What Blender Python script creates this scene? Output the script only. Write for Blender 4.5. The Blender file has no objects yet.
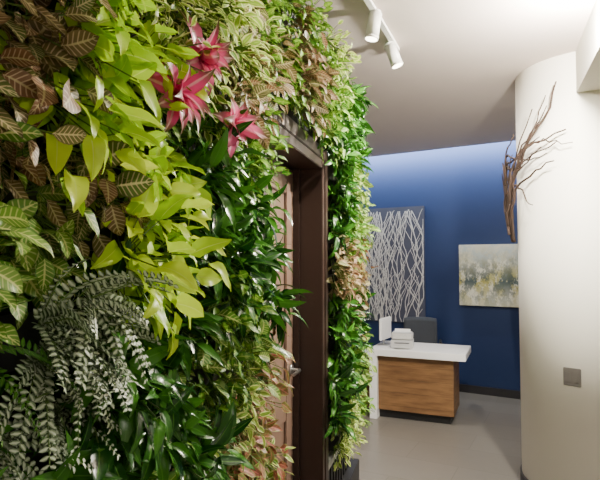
import bpy, bmesh, math, random
import numpy as np
from mathutils import Vector, Matrix
random.seed(7); rng=np.random.default_rng(7)
scene=bpy.context.scene
COL=scene.collection

# ------------------------------------------------------------------ helpers
def new_mat(name):
    m=bpy.data.materials.new(name); m.use_nodes=True
    nt=m.node_tree; b=nt.nodes['Principled BSDF']
    return m,nt,b
class NB:
    def __init__(s,nt): s.nt=nt
    def n(s,t,**k):
        x=s.nt.nodes.new(t)
        for a,b in k.items(): setattr(x,a,b)
        return x
    def put(s,sock,v):
        if isinstance(v,bpy.types.NodeSocket): s.nt.links.new(v,sock)
        else:
            if isinstance(v,(tuple,list)) and len(v)==3 and sock.type=='RGBA': v=(*v,1)
            sock.default_value=v
    def m(s,op,a,b=0.0,c=None,clamp=False):
        x=s.n('ShaderNodeMath',operation=op,use_clamp=clamp)
        s.put(x.inputs[0],a); s.put(x.inputs[1],b)
        if c is not None: s.put(x.inputs[2],c)
        return x.outputs[0]
    def mix(s,f,a,b):
        x=s.n('ShaderNodeMix',data_type='RGBA')
        s.put(x.inputs[0],f); s.put(x.inputs[6],a); s.put(x.inputs[7],b)
        return x.outputs[2]
    def smooth(s,x,lo,hi):
        r=s.n('ShaderNodeMapRange',interpolation_type='SMOOTHSTEP')
        s.put(r.inputs[0],x); r.inputs[1].default_value=lo; r.inputs[2].default_value=hi
        return r.outputs[0]
    def noise(s,scale,detail=4,vec=None,rough=.5):
        x=s.n('ShaderNodeTexNoise'); x.inputs['Scale'].default_value=scale; x.inputs['Detail'].default_value=detail
        x.inputs['Roughness'].default_value=rough
        if vec is not None: s.nt.links.new(vec,x.inputs['Vector'])
        return x.outputs['Fac']
    def obj(s,scale=(1,1,1),rot=(0,0,0),loc=(0,0,0)):
        t=s.n('ShaderNodeTexCoord'); mp=s.n('ShaderNodeMapping')
        mp.inputs['Scale'].default_value=scale; mp.inputs['Rotation'].default_value=rot; mp.inputs['Location'].default_value=loc
        s.nt.links.new(t.outputs['Object'],mp.inputs[0]); return mp.outputs[0]
def plain(name,c,rough=.5,metal=0,var=.08,scale=8,bump=0.0,emit=None,es=0):
    m,nt,b=new_mat(name); q=NB(nt)
    f=q.noise(scale,5,q.obj())
    c2=tuple(max(0,x*(1-var)) for x in c); c3=tuple(min(1,x*(1+var)) for x in c)
    q.put(b.inputs['Base Color'],q.mix(f,c2,c3))
    b.inputs['Roughness'].default_value=rough; b.inputs['Metallic'].default_value=metal
    if bump:
        bp=q.n('ShaderNodeBump'); bp.inputs['Strength'].default_value=bump; bp.inputs['Distance'].default_value=.002
        q.put(bp.inputs['Height'],q.noise(scale*30,3,q.obj())); nt.links.new(bp.outputs[0],b.inputs['Normal'])
    if emit:
        b.inputs['Emission Color'].default_value=(*emit,1); b.inputs['Emission Strength'].default_value=es
    return m
def link(o,parent=None):
    COL.objects.link(o)
    if parent: o.parent=parent
    return o
def empty(name,loc=(0,0,0),rotz=0):
    e=bpy.data.objects.new(name,None); e.location=loc; e.rotation_euler=(0,0,rotz); e.empty_display_size=.1
    return link(e)
def from_bm(name,bm,mat,parent=None,smooth=False,loc=(0,0,0),rot=(0,0,0)):
    me=bpy.data.meshes.new(name); bm.to_mesh(me); bm.free()
    if smooth:
        for p in me.polygons: p.use_smooth=True
    me.materials.append(mat)
    o=bpy.data.objects.new(name,me); o.location=loc; o.rotation_euler=rot
    return link(o,parent)
def box(name,lo,hi,mat,parent=None,bevel=0,loc=(0,0,0),rot=(0,0,0)):
    bm=bmesh.new(); bmesh.ops.create_cube(bm,size=1)
    for v in bm.verts:
        for i in range(3): v.co[i]=lo[i]+(v.co[i]+.5)*(hi[i]-lo[i])
    if bevel: bmesh.ops.bevel(bm,geom=bm.edges[:],offset=bevel,segments=2,affect='EDGES')
    return from_bm(name,bm,mat,parent,False,loc,rot)
def cyl(name,r1,r2,z0,z1,mat,parent=None,seg=24,loc=(0,0,0),rot=(0,0,0),caps=True):
    bm=bmesh.new(); bmesh.ops.create_cone(bm,cap_ends=caps,segments=seg,radius1=r1,radius2=r2,depth=z1-z0)
    for v in bm.verts: v.co.z+=(z0+z1)/2
    o=from_bm(name,bm,mat,parent,False,loc,rot)
    for p in o.data.polygons: p.use_smooth = len(p.vertices)==4
    return o
def tube(name,paths,mat,parent=None,res=2):
    cu=bpy.data.curves.new(name,'CURVE'); cu.dimensions='3D'; cu.bevel_depth=1; cu.bevel_resolution=res; cu.use_fill_caps=True
    for pts in paths:
        sp=cu.splines.new('POLY'); sp.points.add(len(pts)-1)
        for i,(p,r) in enumerate(pts):
            sp.points[i].co=(*p,1); sp.points[i].radius=r
    cu.materials.append(mat)
    o=bpy.data.objects.new(name,cu); return link(o,parent)

# ------------------------------------------------------------------ materials
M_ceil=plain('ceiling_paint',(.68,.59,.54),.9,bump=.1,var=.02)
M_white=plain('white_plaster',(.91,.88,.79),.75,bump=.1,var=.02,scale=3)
M_white2=plain('white_laminate',(.88,.88,.88),.3,var=.01)
M_dark=plain('dark_bronze_frame',(.032,.017,.013),.4,var=.15)
M_door=plain('door_taupe_paint',(.20,.125,.09),.45,var=.05)
M_black=plain('black_plastic',(.012,.012,.013),.5)
M_felt=plain('black_felt',(.008,.009,.007),.95)
M_metal=plain('brushed_steel',(.6,.6,.6),.3,metal=1)
M_plate=plain('switch_plate_steel',(.16,.15,.14),.4,metal=.5)
M_grey=plain('grey_fabric',(.035,.04,.05),.85,scale=40)
M_lgrey=plain('light_grey_plastic',(.5,.5,.5),.4)
M_fix=plain('white_fixture',(.85,.84,.8),.35)
M_glow=plain('lamp_lens',(.9,.9,.8),.5,emit=(1,.9,.7),es=14)
M_twig=plain('twig_bark',(.035,.018,.011),.85,var=.5,scale=30)
M_blue=plain('blue_wall_paint',(.004,.020,.085),.6,var=.03)
M_trim=plain('black_trim',(.02,.018,.02),.5)
M_panel=plain('slate_panel',(.045,.05,.08),.6,var=.2,scale=12)
M_silver=plain('silver_branch_inlay',(.45,.44,.43),.5,var=.1,scale=40)

def floor_mat():
    m,nt,b=new_mat('floor_tile'); q=NB(nt)
    v=q.obj(rot=(0,0,math.radians(28)))
    br=q.n('ShaderNodeTexBrick'); br.offset=.5
    nt.links.new(v,br.inputs['Vector']); br.inputs['Scale'].default_value=1
    br.inputs['Brick Width'].default_value=.9; br.inputs['Row Height'].default_value=.45; br.inputs['Mortar Size'].default_value=.004
    q.put(br.inputs['Color1'],(.17,.155,.135)); q.put(br.inputs['Color2'],(.20,.185,.165)); q.put(br.inputs['Mortar'],(.135,.125,.11))
    n=q.noise(5,8,q.obj(),.7)
    c=q.mix(q.m('MULTIPLY',n,.5),br.outputs['Color'],(.12,.11,.095))
    q.put(b.inputs['Base Color'],c); b.inputs['Roughness'].default_value=.3
    return m
M_floor=floor_mat()
def wood_mat():
    m,nt,b=new_mat('rustic_oak'); q=NB(nt)
    n=q.noise(2.2,8,q.obj(scale=(1.2,1.2,9)),.6); n2=q.noise(30,4,q.obj(scale=(1,1,12)))
    c=q.mix(q.smooth(n,.25,.75),(.11,.052,.02),(.29,.155,.062))
    c=q.mix(q.m('MULTIPLY',n2,.25),c,(.10,.05,.02))
    sx=q.n('ShaderNodeSeparateXYZ'); nt.links.new(q.obj(),sx.inputs[0])
    fr=q.m('FRACT',q.m('MULTIPLY',sx.outputs[2],7.0))
    line=q.m('MULTIPLY',q.m('LESS_THAN',fr,.03),.6)
    q.put(b.inputs['Base Color'],q.mix(line,c,(.05,.025,.012))); b.inputs['Roughness'].default_value=.5
    return m
M_wood=wood_mat()
def paint_mat():
    m,nt,b=new_mat('abstract_painting_canvas'); q=NB(nt)
    sx=q.n('ShaderNodeSeparateXYZ'); nt.links.new(q.obj(),sx.inputs[0])
    h=sx.outputs[2]
    base=q.mix(q.noise(4,6,q.obj()),(.62,.60,.46),(.78,.76,.64))
    gy=q.m('SUBTRACT',1.0,q.m('MULTIPLY',q.m('ABSOLUTE',q.m('ADD',h,.08)),2.2),clamp=True)
    f1=q.m('MULTIPLY',q.smooth(q.noise(6,10,q.obj(scale=(1,1,.7)),.75),.44,.55),gy)
    c=q.mix(f1,base,(.38,.34,.08))
    f2=q.m('MULTIPLY',q.smooth(q.noise(7,10,q.obj(loc=(3,4,5),scale=(1,1,.6)),.8),.46,.53),gy)
    c=q.mix(f2,c,(.06,.09,.09))
    gt=q.smooth(h,.0,.3)
    f3=q.m('MULTIPLY',q.smooth(q.noise(5,8,q.obj(loc=(7,1,2)),.7),.46,.6),gt)
    c=q.mix(q.m('MULTIPLY',f3,.6),c,(.42,.52,.55))
    q.put(b.inputs['Base Color'],c); b.inputs['Roughness'].default_value=.7
    return m
M_paint=paint_mat()

def leaf_mat(name,ca,cb,mid,mid_w=.08,edge=None,edge_lo=.55,edge_hi=.8,stripes=0,stripe_col=None,stripe_amt=.6,tipcol=None,tip=(.3,.8),rough=.45,blot=0,blotcol=None,trans=.25):
    m,nt,b=new_mat(name); q=NB(nt)
    uv=q.n('ShaderNodeUVMap'); sp=q.n('ShaderNodeSeparateXYZ'); nt.links.new(uv.outputs[0],sp.inputs[0])
    U=q.m('ABSOLUTE',q.m('SUBTRACT',q.m('MULTIPLY',sp.outputs[0],2.0),1.0)); V=sp.outputs[1]
    at=q.n('ShaderNodeAttribute',attribute_name='rnd'); R=at.outputs['Fac']
    nz=q.noise(45,4,q.obj())
    c=q.mix(R,ca,cb)
    if edge is not None:
        e=q.smooth(q.m('ADD',U,q.m('MULTIPLY',q.m('SUBTRACT',nz,.5),1.0)),edge_lo,edge_hi)
        c=q.mix(e,c,edge)
    if blot:
        c=q.mix(q.m('MULTIPLY',q.smooth(q.noise(110,3,q.obj()),.5,.62),blot),c,blotcol)
    if stripes:
        w=q.m('SINE',q.m('MULTIPLY',q.m('SUBTRACT',V,q.m('MULTIPLY',U,.18)),stripes*6.283))
        f=q.m('MULTIPLY',q.smooth(w,.45,.95),stripe_amt)
        f=q.m('MULTIPLY',f,q.m('SUBTRACT',1.0,q.smooth(U,.75,1.0)))
        c=q.mix(f,c,stripe_col)
    if tipcol is not None:
        c=q.mix(q.smooth(V,tip[0],tip[1]),c,tipcol)
    mf=q.m('SUBTRACT',1.0,q.smooth(U,mid_w*.4,mid_w*1.6))
    c=q.mix(q.m('MULTIPLY',mf,.8),c,mid)
    q.put(b.inputs['Base Color'],c); b.inputs['Roughness'].default_value=rough
    b.inputs['Specular IOR Level'].default_value=.3
    tr=q.n('ShaderNodeBsdfTranslucent'); q.put(tr.inputs['Color'],c)
    ms=q.n('ShaderNodeMixShader'); ms.inputs[0].default_value=trans
    nt.links.new(b.outputs[0],ms.inputs[1]); nt.links.new(tr.outputs[0],ms.inputs[2])
    nt.links.new(ms.outputs[0],nt.nodes['Material Output'].inputs[0])
    return m

# ------------------------------------------------------------------ room shell
CZ=3.15; YB=math.radians(-31)   # ceiling height, back wall yaw
box('floor',(-3.2,-3.2,-.1),(4.4,10.6,0),M_floor)
bw=Vector((2.45,6.7,0)); 
ub=Vector((math.cos(YB),math.sin(YB),0)); vb=Vector((-math.sin(YB),math.cos(YB),0))
box('wall_back',(-6.2,0,0),(2.2,.15,3.9),M_blue,None,0,bw,(0,0,YB))
box('baseboard_back',(-6.2,-.015,0),(2.2,-.001,.10),M_trim,None,0,bw,(0,0,YB))
def poly_prism(name,pts,z0,z1,mat):
    bm=bmesh.new(); a=[bm.verts.new((x,y,z0)) for x,y in pts]; c=[bm.verts.new((x,y,z1)) for x,y in pts]
    bm.faces.new(a[::-1]); bm.faces.new(c); n=len(pts)
    for i in range(n): bm.faces.new((a[i],a[(i+1)%n],c[(i+1)%n],c[i]))
    bmesh.ops.recalc_face_normals(bm,faces=bm.faces[:])
    return from_bm(name,bm,mat)
def lip(x,off):
    p=bw-vb*off; t=(x-p.x)/ub.x; return (x,p.y+ub.y*t)
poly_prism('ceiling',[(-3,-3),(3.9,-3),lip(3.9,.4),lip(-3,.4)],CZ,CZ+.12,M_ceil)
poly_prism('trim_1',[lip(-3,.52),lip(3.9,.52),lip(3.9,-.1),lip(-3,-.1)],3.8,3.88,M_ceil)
box('wall_left',(-3.1,-3,0),(-3,10.4,3.8),M_white)
box('wall_right',(3.9,-3,0),(4,8,3.8),M_white)
box('wall_rear',(-3.1,-3.1,0),(4,-3,3.2),M_white)

# ------------------------------------------------------------------ living wall frame
P0=np.array([-.652,0,0]); T=np.array([.2723,.9622,0]); N=np.array([.9622,-.2723,0]); Zv=np.array([0,0,1.0])
def W(s,z,p=0): return P0+T*s+N*p+Zv*z
K=1/.9622
S0,S1=-1.0*K,3.41*K          # wall extents along T
D0,D1=1.74*K,2.62*K; DH=2.21   # door opening
HT=2.80
EW=empty('living_wall',tuple(P0),math.atan2(T[1],T[0]))   # local x=T, local y=-N
def lb(name,s0,s1,p0,p1,z0,z1,mat,bev=0,parent=EW): return box(name,(s0,-p1,z0),(s1,-p0,z1),mat,parent,bev)
lb('backing_near',S0,D0,-.22,0,0,HT,M_felt)
lb('backing_far',D1,S1,-.22,0,0,HT,M_felt)
lb('backing_header',D0,D1,-.22,0,DH,HT,M_felt)
lb('plinth_far',D1+.03,S1,0,.07,0,.44,M_black,.004)
lb('plinth_near',S0,D0-.07,0,.07,0,.44,M_black,.004)
for i in range(9): lb('vent_slat_%d'%i,D1+.1+i*.07,D1+.125+i*.07,0,.03,.45,.66,M_black)
lb('vent_rail',D1+.06,S1-.02,0,.035,.64,.67,M_lgrey)
# door
ED=empty('door_1',tuple(P0),math.atan2(T[1],T[0]))
w=.045
lb('jamb_far',D1-w,D1+.0,-.17,.035,0,DH,M_dark,.003,ED)
lb('casing_far',D1,D1+.06,.001,.04,0,DH+.06,M_dark,.003,ED)
lb('jamb_near',D0,D0+w,-.17,.035,0,DH,M_dark,.003,ED)
lb('casing_near',D0-.06,D0,.001,.04,0,DH+.06,M_dark,.003,ED)
lb('head',D0+w,D1-w,-.17,.035,DH-w,DH,M_dark,.003,ED)
lb('casing_head',D0,D1,.001,.04,DH,DH+.06,M_dark,.003,ED)
lb('stop_far',D1-w-.02,D1-w,-.12,-.08,0,DH-w,M_dark,.002,ED)
lb('slab',D0+w,D1-w,-.17,-.125,.01,DH-w,M_door,.002,ED)
a,b_=D0+w+.005,D1-w-.005
for nm,q4 in {'stile_hinge':(a,a+.12,.02,2.15),'stile_lock':(b_-.12,b_,.02,2.15),'rail_top':(a+.12,b_-.12,2.03,2.15),'rail_mid':(a+.12,b_-.12,.95,1.1),'rail_bottom':(a+.12,b_-.12,.02,.27)}.items():
    lb(nm,q4[0],q4[1],-.125,-.112,q4[2],q4[3],M_door,.004,ED)
cyl('handle_rose',.024,.024,0,.012,M_metal,ED,loc=(b_-.06,.112,1.18),rot=(math.pi/2,0,0))
tube('handle_lever',[[((b_-.06,.10,1.18),.008),((b_-.06,.065,1.18),.008),((b_-.075,.06,1.18),.008),((b_-.17,.062,1.178),.007)]],M_metal,ED)

# planter pockets
bm=bmesh.new()
def pocket(s,z,wd=.15):
    pts=[(0,0),(.05,0),(.07,.08),(0,.08)]
    vs=[]
    for ds in (-wd/2,wd/2):
        vs.append([bm.verts.new((s+ds,-p-.001,z+h)) for p,h in pts])
    for i in range(4): bm.faces.new((vs[0][i],vs[0][(i+1)%4],vs[1][(i+1)%4],vs[1][i]))
    bm.faces.new(vs[0][::-1]); bm.faces.new(vs[1])
def blocked(s,z,m=.0): return (D0-.04-m<s<D1+.05+m and z<DH+.08+m)
zz=.70
while zz<HT-.1:
    s=S0+.12
    while s<S1-.08:
        if not blocked(s,zz,.06): pocket(s,zz)
        s+=.17
    zz+=.17
bmesh.ops.recalc_face_normals(bm,faces=bm.faces[:])
from_bm('planter_pockets',bm,M_black,EW)

# ------------------------------------------------------------------ foliage
profs={
 'oval':lambda v:np.clip(np.sin(np.pi*v**.85),0,1)**.75,
 'heart':lambda v:(np.clip(v,0,1)**.38*(1-v)**.85)/.60,
 'lance':lambda v:np.sin(np.pi*v**.75)**.9,
 'strap':lambda v:np.clip((1-v)*2.2,0,1)**.8*(.6+.4*np.sin(np.pi*v)),
}
class Sp:
    def __init__(s,**k): s.__dict__.update(k); s.rows=[]; 
    def add(s,o,d,n,L,Wd,curl,r): s.rows.append((*o,*d,*n,L,Wd,curl,r))
SP={
'calathea':Sp(prof='oval',L=(.045,.075),w=.60,n=23,pet=(.02,.12),curl=(.3,1.1),grav=.4,el=(15,75),nv=8,nu=5,fold=.22,
  mat=leaf_mat('calathea_leaf',(.09,.14,.025),(.24,.12,.06),(.68,.58,.30),.09,edge=(.10,.07,.03),edge_lo=.85,edge_hi=1.2,stripes=8,stripe_col=(.68,.50,.32),stripe_amt=.75)),
'maranta':Sp(prof='oval',L=(.045,.07),w=.60,n=23,pet=(.02,.12),curl=(.3,1.0),grav=.4,el=(15,75),nv=8,nu=5,fold=.22,
  mat=leaf_mat('maranta_leaf',(.06,.20,.015),(.18,.32,.04),(.74,.74,.28),.10,edge=(.04,.12,.012),edge_lo=.8,edge_hi=1.1,stripes=7,stripe_col=(.62,.64,.22),stripe_amt=.65)),
'lime':Sp(prof='heart',L=(.06,.10),w=.62,n=27,pet=(.02,.15),curl=(.2,1.1),grav=.4,el=(15,80),nv=8,nu=5,fold=.3,
  mat=leaf_mat('lime_philodendron_leaf',(.42,.70,.012),(.76,.90,.07),(.76,.90,.2),.05,rough=.35,trans=.38)),
'cream':Sp(prof='oval',L=(.03,.055),w=.45,n=36,pet=(.02,.12),curl=(.2,1.0),grav=.35,el=(10,80),nv=6,nu=5,fold=.3,
  mat=leaf_mat('cream_variegated_leaf',(.14,.32,.02),(.34,.50,.05),(.5,.6,.18),.06,edge=(.82,.84,.34),edge_lo=.40,edge_hi=.8,trans=.32)),
'dracaena':Sp(prof='lance',L=(.065,.12),w=.30,n=28,pet=(.0,.09),curl=(.3,1.3),grav=.1,el=(10,75),nv=8,nu=3,fold=.35,
  mat=leaf_mat('dracaena_leaf',(.009,.055,.007),(.055,.20,.013),(.08,.23,.025),.08,rough=.24,trans=.16)),
'pepper':Sp(prof='heart',L=(.038,.064),w=.57,n=28,pet=(.02,.12),curl=(.2,1.0),grav=.35,el=(10,75),nv=6,nu=5,fold=.25,
  mat=leaf_mat('syngonium_leaf',(.035,.16,.010),(.22,.42,.025),(.42,.56,.10),.07,edge=(.035,.13,.01),edge_lo=.6,edge_hi=.9,blot=.35,blotcol=(.56,.66,.15),trans=.26)),
'begonia':Sp(prof='heart',L=(.042,.068),w=.65,n=20,pet=(.02,.11),curl=(.2,1.1),grav=.5,el=(10,70),nv=7,nu=5,fold=.2,
  mat=leaf_mat('begonia_leaf',(.26,.09,.05),(.12,.22,.03),(.65,.22,.18),.10,edge=(.36,.42,.12),edge_lo=.7,edge_hi=1.0,stripes=5,stripe_col=(.45,.10,.09),stripe_amt=.6)),
'silver':Sp(prof='oval',L=(.015,.023),w=.62,n=15,pet=(0,0),curl=(.1,.6),grav=.5,el=(15,70),nv=4,nu=3,fold=.2,frond=(.10,.17,13),
  mat=leaf_mat('silver_pellionia_leaf',(.10,.17,.07),(.34,.42,.26),(.62,.68,.52),.35,edge=(.02,.04,.015),edge_lo=.55,edge_hi=.95,rough=.4,trans=.1)),
'fern':Sp(prof='lance',L=(.016,.028),w=.38,n=9,pet=(0,0),curl=(.1,.6),grav=.4,el=(20,75),nv=4,nu=3,fold=.2,frond=(.12,.20,20),
  mat=leaf_mat('fern_pinna',(.04,.17,.01),(.14,.36,.03),(.18,.38,.05),.1,rough=.5)),
'bromeliad':Sp(prof='strap',L=(.07,.11),w=.42,n=18,pet=(0,.01),curl=(.5,1.4),grav=.05,el=(5,70),nv=9,nu=5,fold=.35,
  mat=leaf_mat('bromeliad_leaf',(.80,.07,.26),(.88,.26,.45),(.95,.55,.60),.16,edge=(.45,.03,.12),edge_lo=.8,edge_hi=1.15,tipcol=(.17,.13,.05),tip=(.50,.9),rough=.3)),
}
stems=[]
def unit(v): return v/np.linalg.norm(v)
def grow(kind,s,z,p=.05,size=1.0,nmul=1.0):
    sp=SP[kind]; C=W(s,z,p)
    n=max(3,int(sp.n*nmul))
    hue=rng.uniform(-.35,.35)
    for i in range(n):
        a=rng.uniform(0,2*math.pi)
        if kind=='bromeliad': a=i*2.39996; e=math.radians(75-62*(i/n)+rng.uniform(-8,8))
        else: e=math.radians(rng.uniform(*sp.el))
        dr=math.cos(e)*(math.cos(a)*T+math.sin(a)*Zv)+math.sin(e)*N
        L=rng.uniform(*sp.L)*size
        r=float(np.clip(rng.uniform(0,1)+hue,0,1))
        if hasattr(sp,'frond'):
            FL=rng.uniform(sp.frond[0],sp.frond[1])*size; k=sp.frond[2]
            pos=C.copy(); d=unit(dr+.3*Zv); pts=[pos.copy()]
            side0=unit(np.cross(d,unit(N*.8+Zv*.6+rng.normal(0,.15,3))))
            for j in range(k):
                d=unit(d+np.array([0,0,-1])*(.10 if kind=='silver' else .085)); pos=pos+d*FL/k
                pts.append(pos.copy())
                up=unit(np.cross(side0,d)); 
                if np.dot(up,N)<0: up=-up
                t=j/k; ll=L*(1.15-.75*t) if kind=='fern' else L*(1-.4*t)
                for sg in (-1,1):
                    ld=unit(side0*sg+d*.45+rng.normal(0,.08,3))
                    nn=unit(up-ld*np.dot(up,ld)+rng.normal(0,.1,3))
                    sp.add(pos,ld,nn,ll,ll*sp.w,rng.uniform(*sp.curl),r)
            stems.append((pts[0],pts[len(pts)//2],.0012)); stems.append((pts[len(pts)//2],pts[-1],.0008))
            continue
        pet=rng.uniform(*sp.pet)*size
        base=C+dr*pet+np.array([0,0,-.25*pet])
        d=unit(dr+np.array([0,0,-sp.grav])+rng.normal(0,.33 if kind!='bromeliad' else .1,3))
        up=unit(N*.65+Zv*.55+rng.normal(0,.36,3))
        if kind=='bromeliad': up=unit(N*1.0-dr*.2+rng.normal(0,.05,3)) if e<1.2 else unit(Zv+rng.normal(0,.2,3))
        nn=up-d*np.dot(up,d)
        if np.linalg.norm(nn)<.05: nn=np.cross(d,T)
        nn=unit(nn)
        sp.add(base,d,nn,L,L*sp.w*rng.uniform(.85,1.15),rng.uniform(*sp.curl),r)
        if pet>.02: stems.append((C,base,.0014))

seeds=[ # distance along wall (depth metres), height, species
(.70,2.01,'calathea'),(.72,1.92,'calathea'),(.755,1.86,'calathea'),(.865,1.80,'calathea'),(.70,1.72,'maranta'),(.775,2.03,'calathea'),(.80,1.74,'maranta'),(.60,1.9,'calathea'),(.74,2.12,'calathea'),(.66,1.82,'maranta'),
(.92,1.82,'calathea'),(.76,1.95,'calathea'),
(.946,2.12,'lime'),(.88,2.0,'lime'),(1.02,1.86,'lime'),(1.06,1.81,'lime'),(.97,1.73,'lime'),(1.05,1.74,'lime'),(1.0,1.94,'lime'),(.85,2.13,'lime'),(.95,1.79,'lime'),(.95,2.03,'lime'),(.86,1.93,'lime'),(1.12,1.88,'lime'),(.83,2.22,'lime'),(.82,2.07,'lime'),
(1.124,2.22,'cream'),(1.38,2.30,'cream'),(1.27,2.33,'cream'),(1.02,2.26,'cream'),(1.25,2.45,'cream'),
(1.20,2.06,'pepper'),(1.30,2.17,'cream'),(1.12,1.98,'pepper'),(1.16,2.12,'cream'),
(1.74,2.33,'calathea'),(1.60,2.22,'calathea'),(1.45,2.05,'pepper'),(1.50,2.20,'calathea'),
(1.62,2.50,'pepper'),(1.9,2.65,'pepper'),(1.5,2.4,'cream'),(1.68,2.15,'pepper'),
(1.32,1.93,'dracaena'),(1.52,1.9,'dracaena'),(1.21,1.61,'dracaena'),(1.7,1.82,'dracaena'),(1.45,1.73,'dracaena'),(1.08,1.58,'dracaena'),(1.01,1.49,'dracaena'),(.946,1.36,'dracaena'),(.78,1.41,'dracaena'),(1.65,1.98,'pepper'),(1.25,1.78,'dracaena'),(.99,1.61,'dracaena'),(1.16,1.68,'dracaena'),
(1.45,1.57,'pepper'),(1.32,1.43,'pepper'),(1.55,1.44,'maranta'),(1.65,1.6,'dracaena'),(1.15,1.42,'dracaena'),(1.9,1.7,'dracaena'),(1.9,2.0,'pepper'),(1.22,1.5,'maranta'),
(1.55,1.27,'begonia'),(1.65,1.10,'begonia'),(1.38,1.17,'begonia'),(1.68,1.36,'begonia'),(1.45,1.3,'cream'),(1.6,1.0,'cream'),(1.5,.9,'pepper'),(1.9,1.3,'begonia'),(1.95,1.0,'cream'),
(.82,1.57,'silver'),(.88,1.50,'silver'),(.78,1.64,'silver'),(.86,1.63,'silver'),(.76,1.55,'silver'),
(.67,1.61,'fern'),(.68,1.53,'maranta'),(.66,1.47,'fern'),(.62,1.68,'maranta'),(.70,1.40,'dracaena'),(.75,1.47,'silver'),
(1.21,1.29,'dracaena'),(1.1,1.25,'pepper'),(.9,1.2,'dracaena'),(.8,1.25,'fern'),
]
seeds=[(d*.92,1.7+(z-1.7)*.92,k) for d,z,k in seeds]+[
(2.04,2.50,'calathea'),(1.85,2.48,'pepper'),(2.36,2.55,'pepper'),(2.8,2.60,'pepper'),(3.15,2.50,'dracaena'),(2.5,2.7,'cream'),(2.1,2.7,'pepper'),(1.75,2.65,'pepper'),
(1.6,2.6,'pepper'),(3.0,2.25,'pepper'),(2.8,2.35,'dracaena'),(3.2,2.05,'maranta'),(2.85,1.98,'dracaena'),(3.0,1.85,'pepper'),(2.9,1.68,'calathea'),(3.2,1.7,'begonia'),(3.1,1.5,'calathea'),(2.9,1.42,'dracaena'),(3.3,1.4,'dracaena'),
(3.0,1.2,'pepper'),(3.2,1.1,'maranta'),(2.85,1.05,'dracaena'),(2.95,.9,'cream'),(3.25,.85,'pepper'),(3.0,.75,'cream'),
(.3,2.3,'lime'),(.2,1.9,'cream'),(0,1.6,'pepper'),(.25,1.3,'fern'),(-.4,2,'calathea'),(-.6,1.4,'dracaena'),(.45,2.4,'pepper'),(.9,2.5,'dracaena'),(-.2,2.5,'lime'),
(.4,.9,'begonia'),(1.0,.9,'pepper'),(0,.8,'dracaena'),(-.7,.9,'cream'),(1.3,2.6,'pepper'),(1.4,2.5,'calathea'),
]
sd=np.array([[a*K,b] for a,b,_ in seeds])
bulge=rng.uniform(0,.055,len(seeds))
s=S0+.05
while s<S1-.02:
    vis = s>.35
    st = (.082 if s<1.4 else .094) if vis else .14
    size=.85 if s<1.15 else (.92 if s<1.5 else 1.0)
    z=.74
    while z<HT:
        ss=s+rng.uniform(-.03,.03); z2=z+rng.uniform(-.03,.03)
        if not blocked(ss,z2,.02) and ss<S1-.01:
            dd=(sd[:,0]-ss)**2+(sd[:,1]-z2)**2+rng.uniform(0,.003,len(sd))
            ik=int(np.argmin(dd)); k=seeds[ik][2]
            nm={'silver':.85,'fern':.6}.get(k,1.0)
            sz=size; pp=rng.uniform(0,.06)+bulge[ik]
            if k=='silver': pp+=.03
            if abs(ss-D0)<.12: pp=.03; sz*=.9
            if s>D1: sz*=.95; pp=rng.uniform(.01,.07)
            if not vis: nm*=.8
            elif s>1.9: nm*=.85
            grow(k,ss,z2,pp,sz,nm)
            if k in('silver','fern'): grow('pepper' if k=='fern' else 'dracaena',ss,z2,.0,.6,.4)
        z+=st
    s+=st
for (d,z) in [(1.08,2.115),(.98,2.01),(1.23,2.015)]:
    grow('bromeliad',d*K,z,.145,.92)
for z in np.arange(.85,2.8,.12): grow(seeds[int(np.argmin((sd[:,0]-S1)**2+(sd[:,1]-z)**2))][2],S1-.02,z,.03,.85,.6)

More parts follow.
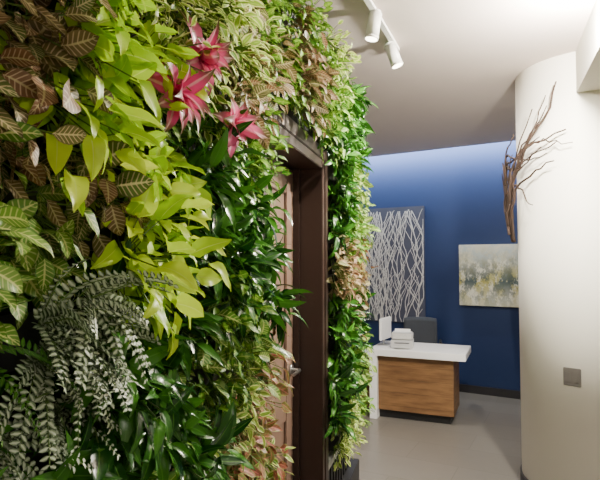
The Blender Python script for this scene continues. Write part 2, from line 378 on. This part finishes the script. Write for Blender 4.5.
def build(name,sp):
    A=np.array(sp.rows); 
    o=A[:,0:3];d=A[:,3:6];n=A[:,6:9];L=A[:,9];Wd=A[:,10];c=A[:,11];r=A[:,12]; M=len(A)
    sd_=np.cross(d,n); sd_/=np.linalg.norm(sd_,axis=1)[:,None]
    nv,nu=sp.nv,sp.nu; v=np.linspace(0,1,nv); u=np.linspace(-1,1,nu)
    cc=np.maximum(c,.05)[:,None]
    yy=L[:,None]*np.sin(cc*v)/cc; zz=-L[:,None]*(1-np.cos(cc*v))/cc
    pr=profs[sp.prof](v); pr=np.maximum(pr,.02)
    xx=(Wd/2)[:,None,None]*pr[None,:,None]*u[None,None,:]
    zo=sp.fold*np.abs(xx)+ (Wd[:,None,None]*.07)*np.sin(v[None,:,None]*9+r[:,None,None]*20)*np.abs(u)[None,None,:]
    P=o[:,None,None,:]+d[:,None,None,:]*yy[:,:,None,None]+n[:,None,None,:]*(zz[:,:,None]+zo)[...,None]+sd_[:,None,None,:]*xx[...,None]
    P=P.reshape(-1,3)
    rel=P-P0; pp=rel@N; ss=rel@T
    fix=(pp<.012)&(ss<S1+.0)
    P[fix]+=N[None,:]*(.012-pp[fix])[:,None]
    P[:,2]=np.minimum(P[:,2],CZ-.03)
    rel=P-P0; Q=np.stack([rel@T,-(rel@N),rel[:,2]],1)
    me=bpy.data.meshes.new(name); nV=len(Q); me.vertices.add(nV); me.vertices.foreach_set('co',Q.astype(np.float32).ravel())
    g=np.arange(nv*nu).reshape(nv,nu)
    q=np.stack([g[:-1,:-1],g[:-1,1:],g[1:,1:],g[1:,:-1]],-1).reshape(-1,4)
    F=(q[None]+(np.arange(M)*nv*nu)[:,None,None]).reshape(-1)
    me.loops.add(len(F)); me.loops.foreach_set('vertex_index',F.astype(np.int32))
    nf=len(F)//4; me.polygons.add(nf); me.polygons.foreach_set('loop_start',(np.arange(nf)*4).astype(np.int32))
    try: me.polygons.foreach_set('loop_total',np.full(nf,4,np.int32))
    except Exception: pass
    me.polygons.foreach_set('use_smooth',np.ones(nf,bool))
    uvg=np.stack(np.meshgrid((u+1)/2,v),-1).reshape(-1,2)
    uvs=np.tile(uvg,(M,1))[F]
    uvl=me.uv_layers.new(name='UVMap'); uvl.data.foreach_set('uv',uvs.astype(np.float32).ravel())
    at=me.attributes.new('rnd','FLOAT','POINT'); at.data.foreach_set('value',np.repeat(r,nv*nu).astype(np.float32))
    me.update(calc_edges=True); me.validate()
    me.materials.append(sp.mat)
    link(bpy.data.objects.new(name,me),EW)
    return M
tot=0
for k,sp in SP.items():
    if sp.rows: tot+=build(k+'_foliage',sp)
print('leaves',tot,'stems',len(stems))
M_stem=plain('green_stem',(.10,.18,.03),.5)
Vs=[];Fs=[]
for a_,b2,r in stems:
    d=b2-a_; L=np.linalg.norm(d)
    if L<1e-4: continue
    d/=L; x=np.cross(d,[.3,.5,.8]); x/=np.linalg.norm(x); y=np.cross(d,x); i0=len(Vs)
    for pt in (a_,b2):
        for k in range(3):
            an=k*2.0944; w_=pt+r*(math.cos(an)*x+math.sin(an)*y)-P0; Vs.append((w_@T,-(w_@N),w_[2]))
    for k in range(3): Fs.append((i0+k,i0+(k+1)%3,i0+3+(k+1)%3,i0+3+k))
me=bpy.data.meshes.new('stems'); me.from_pydata(Vs,[],Fs); me.materials.append(M_stem); link(bpy.data.objects.new('stems',me),EW)

# ------------------------------------------------------------------ column
CC=Vector((2.19,3.93,0)); CR=.5
cyl('column',CR,CR,0,CZ,M_white,None,96,loc=CC)
cyl('baseboard_column',CR+.012,CR+.012,0,.09,M_trim,None,96,loc=CC)
base=math.atan2(-CC.y,-CC.x)
def CP(phi,z,r=CR):
    a=base-math.radians(phi)
    return (CC.x+r*math.cos(a),CC.y+r*math.sin(a),z)
paths=[]
def twig(pts,r0,r1,n=14,jit=.014):
    P=[]
    k=len(pts)-1
    for i in range(n+1):
        t=i/n*k; j=min(int(t),k-1); f=t-j
        ph=pts[j][0]*(1-f)+pts[j+1][0]*f; z=pts[j][1]*(1-f)+pts[j+1][1]*f; rr=pts[j][2]*(1-f)+pts[j+1][2]*f
        P.append((CP(ph+random.uniform(-1,1)*jit*120,z+random.uniform(-1,1)*jit,CR+.015+rr),(r0*(1-i/n)+r1*i/n)*.98))
    paths.append(P)
twig([(80,1.87,.02),(78,2.1,.05),(66,2.3,.05),(46,2.52,.06),(26,2.72,.05),(20,2.95,.04)],.017,.006)
twig([(84,1.86,.01),(84,2.1,.05),(80,2.3,.07),(76,2.48,.09)],.016,.006)
twig([(76,1.88,.02),(66,2.1,.05),(56,2.26,.05),(40,2.34,.04),(22,2.40,.06)],.013,.005)
twig([(80,1.95,.02),(72,2.2,.06),(60,2.36,.04),(38,2.54,.07),(12,2.60,.03)],.013,.005)
twig([(82,2.05,.02),(66,2.32,.06),(48,2.42,.04),(20,2.54,.04)],.011,.004)
twig([(94,2.38,.07),(74,2.47,.06),(52,2.47,.03),(32,2.60,.05)],.010,.004)
twig([(95,2.47,.05),(76,2.44,.05),(58,2.38,.04),(30,2.50,.06)],.010,.004)
twig([(84,1.9,.03),(74,2.04,.07),(68,2.2,.04),(58,2.46,.05),(38,2.80,.05)],.012,.004)
twig([(60,2.28,.05),(50,2.22,.04),(40,2.10,.05)],.009,.003,8)
twig([(50,2.42,.05),(36,2.66,.06),(26,2.88,.03)],.009,.003,8)
twig([(74,2.2,.05),(88,2.32,.07),(96,2.54,.06)],.010,.004,8)
twig([(78,1.92,.05),(82,2.15,.08),(74,2.35,.05),(62,2.52,.06)],.012,.004)
twig([(44,2.53,.06),(30,2.56,.05),(10,2.50,.04)],.008,.003,8)
twig([(70,2.15,.06),(58,2.40,.08),(40,2.60,.07),(24,2.80,.06)],.010,.004)
twig([(86,2.0,.06),(92,2.2,.08),(90,2.42,.10)],.010,.004,8)
twig([(80,2.3,.07),(70,2.55,.08),(56,2.66,.06)],.009,.004,8)
twig([(92,2.5,.06),(70,2.52,.07),(44,2.44,.05),(26,2.46,.05)],.009,.004)
tube('twig_wall_sculpture',paths,M_twig,None,2)
esw=empty('light_switch_plate',CP(14,.92,CR+.004),base-math.radians(14)+math.pi/2)
box('plate',(-.055,-.005,-.06),(.055,.008,.06),M_plate,esw,.003)
for i,x in enumerate((-.026,.026)): box('rocker_%d'%(i+1),(x-.016,-.010,-.033),(x+.016,-.004,.033),M_plate,esw,.002)
e1=empty('ceiling_beam',(1.97,3.72,0),math.atan2(.95,.35))
box('beam_body',(-6.3,-.9,2.86),(.0,0,CZ),M_white,e1)

# ------------------------------------------------------------------ art
def onwall(x,off=0):
    t=(x-bw.x)/ub.x; return bw+ub*t-vb*off
pc=onwall(2.45,.03); pc.z=1.53
box('painting',(-.385,-.022,-.395),(.385,.022,.395),M_paint,None,.004,pc,(0,0,YB))
ap=empty('branch_pattern_wall_panel',onwall(1.30,.03),YB)
PW=.49
box('panel_board',(-.66,-.02,.86),(PW,.02,2.47),M_panel,ap,.003)
brs=[]
for i in range(38):
    x=random.uniform(-.65,PW-.01); z=.87; pts=[]; dx=random.uniform(-.2,.2); w0=random.uniform(.0035,.0065)
    while z<2.46:
        pts.append(((x,-.021,z),w0)); z+=.07
        dx=dx*.75+random.uniform(-.34,.34); x+=dx*.07
        if x<-.65: x=-.65; dx=abs(dx)
        if x>PW-.012: x=PW-.012; dx=-abs(dx)
        if random.random()<.26 and z<2.2:
            sg=random.choice((-1,1)); b=[]; bx=x; bz=z; ln=random.randint(3,7)
            for k in range(ln):
                b.append(((bx,-.021,bz),w0*.8*(1-k/ln*.4))); bx=min(max(bx+sg*random.uniform(.015,.045),-.65),PW-.012); bz+=.06
            brs.append([q for q in b if q[0][2]<2.46])
    brs.append(pts)
tb=tube('branch_inlay',[b for b in brs if len(b)>1],M_silver,ap,1)

# ------------------------------------------------------------------ desk
dk=empty('reception_desk',(1.596,5.46,0),math.radians(-23))
box('body',(-.80,0,.09),(0,.52,.68),M_wood,dk,.003)
box('kick',(-.80,.05,0),(-.04,.50,.09),M_black,dk)
box('top',(-.88,-.07,.68),(.13,.56,.755),M_white2,dk,.004)
box('waterfall_panel',(-.88,-.07,0),(-.80,.56,.68),M_white2,dk,.003)
box('side_cabinet',(-1.38,.12,.06),(-.885,.58,.62),M_wood,dk,.003)
box('side_cabinet_top',(-1.38,.10,.62),(-.885,.60,.65),M_white2,dk,.003)
box('side_cabinet_kick',(-1.36,.16,0),(-.9,.56,.06),M_black,dk)
for i in (0,1,2): box('drawer_%d'%i,(-1.36,.105,.08+i*.18),(-.90,.12,.25+i*.18),M_wood,dk,.003)
def dkp(x,y,z):
    a=math.radians(-23); return (1.596+x*math.cos(a)-y*math.sin(a),5.46+x*math.sin(a)+y*math.cos(a),z)
pr=empty('desktop_printer',dkp(-.56,.14,.756),math.radians(-15))
box('lower_body',(-.12,-.10,0),(.12,.12,.09),M_lgrey,pr,.008)
box('upper_lid',(-.115,-.08,.093),(.115,.12,.165),M_lgrey,pr,.012)
box('paper_slot',(-.08,-.1015,.055),(.08,-.098,.065),M_grey,pr)
box('output_tray',(-.08,-.15,.012),(.08,-.10,.02),M_lgrey,pr,.002)
box('paper_stack',(-.085,.05,.165),(.085,.065,.195),M_white2,pr)
for i in range(6): box('panel_rib_%d'%i,(-.10,-.083,.102+i*.01),(.10,-.079,.106+i*.01),M_fix,pr)
mo=empty('computer_monitor',dkp(-.79,.25,.756),math.radians(60))
box('foot',(-.07,-.06,0),(.07,.06,.008),M_metal,mo,.003)
box('neck',(-.02,.0,.0),(.02,.012,.14),M_metal,mo,.002)
box('display_shell',(-.17,-.024,.06),(.17,.0,.31),M_white2,mo,.010)
box('screen',(-.16,.0005,.08),(.16,.004,.30),M_black,mo,.001)
# office chair
ch=empty('office_chair',(1.55,6.78,0),math.radians(165))
box('seat',(-.24,-.21,.44),(.24,.21,.51),M_grey,ch,.03)
bm=bmesh.new(); nx,nz=10,8; g=[]
for side in (0,1):
    for j in range(nz+1):
        for i in range(nx+1):
            u=i/nx*2-1; v=j/nz; wd=.22*(1-.04*v**3)
            g.append(bm.verts.new((u*wd,-.21-.04*v+.04*u*u-side*.045,.54+v*.42-.015*abs(u)**4*v)))
n1=(nx+1)*(nz+1)
for j in range(nz):
    for i in range(nx):
        a0=j*(nx+1)+i
        for off,rev in ((0,False),(n1,True)):
            f=[g[off+a0],g[off+a0+1],g[off+a0+nx+2],g[off+a0+nx+1]]
            bm.faces.new(f[::-1] if rev else f)
ring=[i for i in range(nx+1)]+[j*(nx+1)+nx for j in range(1,nz+1)]+[nz*(nx+1)+i for i in range(nx-1,-1,-1)]+[j*(nx+1) for j in range(nz-1,0,-1)]
for k in range(len(ring)):
    a0,b0=ring[k],ring[(k+1)%len(ring)]; bm.faces.new((g[a0],g[b0],g[n1+b0],g[n1+a0]))
bmesh.ops.recalc_face_normals(bm,faces=bm.faces[:])
from_bm('backrest',bm,M_grey,ch,True)
cyl('gas_lift',.03,.03,.09,.44,M_black,ch)
for i in range(5):
    a0=i*1.2566
    tube('base_leg_%d'%i,[[((0,0,.11),.022),((.23*math.cos(a0),.23*math.sin(a0),.075),.014)]],M_black,ch)
    cyl('caster_%d'%i,.028,.028,-.02,.02,M_black,ch,16,loc=(.235*math.cos(a0),.235*math.sin(a0),.03),rot=(math.pi/2,0,a0))
for sx in (-1,1):
    tube('arm_%d'%(1 if sx>0 else 2),[[((sx*.2,-.05,.45),.012),((sx*.26,-.05,.5),.012),((sx*.26,-.05,.66),.012)],[((sx*.26,.1,.67),.02),((sx*.26,-.16,.67),.02)]],M_black,ch)
tube('back_bracket',[[((0,-.05,.45),.02),((0,-.24,.47),.02),((0,-.27,.75),.02)]],M_black,ch)

# ------------------------------------------------------------------ track lighting
ty=math.atan2(.919,.395)
tk=empty('track_lighting',(.66,3.47,CZ),ty)
box('rail',(-4.2,-.017,-.022),(0,.017,-.001),M_fix,tk,.002)
def head(sx,tilt,yaw,i):
    h=bpy.data.objects.new('head_%d'%i,None); link(h,tk); h.location=(sx,0,-.022); h.rotation_euler=(0,0,yaw)
    box('adapter_%d'%i,(-.035,-.012,-.016),(.035,.012,0),M_fix,h,.003)
    cyl('stem_%d'%i,.006,.006,-.05,-.01,M_fix,h,12)
    g=bpy.data.objects.new('lamp_%d'%i,None); link(g,h); g.location=(0,0,-.065); g.rotation_euler=(tilt,0,0)
    cyl('can_%d'%i,.038,.038,-.08,.055,M_fix,g,28,caps=True)
    cyl('back_cap_%d'%i,.038,.026,.055,.075,M_fix,g,28)
    cyl('bezel_%d'%i,.042,.039,-.09,-.075,M_fix,g,28)
    cyl('lens_%d'%i,.034,.034,-.093,-.0905,M_glow,g,28)
head(-.60,math.radians(10),0,1)
head(-.14,math.radians(20),math.radians(200),2)
head(-2.2,math.radians(40),math.radians(0),3)
head(-3.0,math.radians(40),math.radians(0),4)

# ------------------------------------------------------------------ lights
def spot(name,loc,tgt,e,size,col=(1,.94,.80),blend=.6,r=.025):
    l=bpy.data.lights.new(name,'SPOT'); l.energy=e; l.spot_size=math.radians(size); l.spot_blend=blend; l.color=col; l.shadow_soft_size=r
    o=bpy.data.objects.new(name,l); o.location=loc; o.rotation_euler=(Vector(tgt)-Vector(loc)).to_track_quat('-Z','Y').to_euler(); link(o)
def area(name,loc,sx,sy,e,col=(1,.93,.84),rot=(0,0,0)):
    l=bpy.data.lights.new(name,'AREA'); l.shape='RECTANGLE'; l.size=sx; l.size_y=sy; l.energy=e; l.color=col
    o=bpy.data.objects.new(name,l); o.location=loc; o.rotation_euler=rot; link(o)
spot('plant_spot_1',(.75,.35,3.0),(-.30,.92,2.04),500,36)
spot('plant_spot_2',(.85,1.0,3.0),(-.1,1.6,2.15),170,46)
spot('plant_spot_3',(1.0,2.0,3.0),(.3,3.1,1.9),230,58)
spot('plant_spot_4',(.6,-.3,3.0),(-.5,.45,1.7),80,48)
area('corridor_fill',(1.3,.7,3.12),.8,1.2,28)  # added soft fill over the corridor, out of view, no fixture there
area('rear_fill',(1.6,-1.4,3.12),1.4,1.4,80)  # unseen fill lamp behind the camera, added to brighten ceiling and room
area('desk_downlight',(1.2,4.9,3.13),.3,.3,45)
cv=onwall(1.3,.34); area('cove_light',(cv.x,cv.y,3.32),5.0,.10,210,(.76,.87,1.0),(math.radians(75),0,YB))
l=bpy.data.lights.new('column_wash_lamp','POINT'); l.energy=430; l.color=(1,.93,.80); l.shadow_soft_size=.05
o=bpy.data.objects.new('column_wash_lamp',l); o.location=(1.5,2.58,2.97); link(o)
spot('column_spot',(.9,2.4,3.0),(2.0,3.8,1.9),240,58)
spot('floor_spot',(1.1,3.9,3.08),(1.2,4.6,0),60,80)

w=bpy.data.worlds.new('World'); scene.world=w; w.use_nodes=True
bg=w.node_tree.nodes['Background']; bg.inputs[0].default_value=(.8,.85,1,1); bg.inputs[1].default_value=.3

cam=bpy.data.cameras.new('camera'); cam.sensor_width=36; cam.lens=31.2; cam.clip_start=.02
co=bpy.data.objects.new('camera',cam); co.location=(0,0,1.7); co.rotation_euler=(math.radians(92.42),0,0); link(co)
scene.camera=co
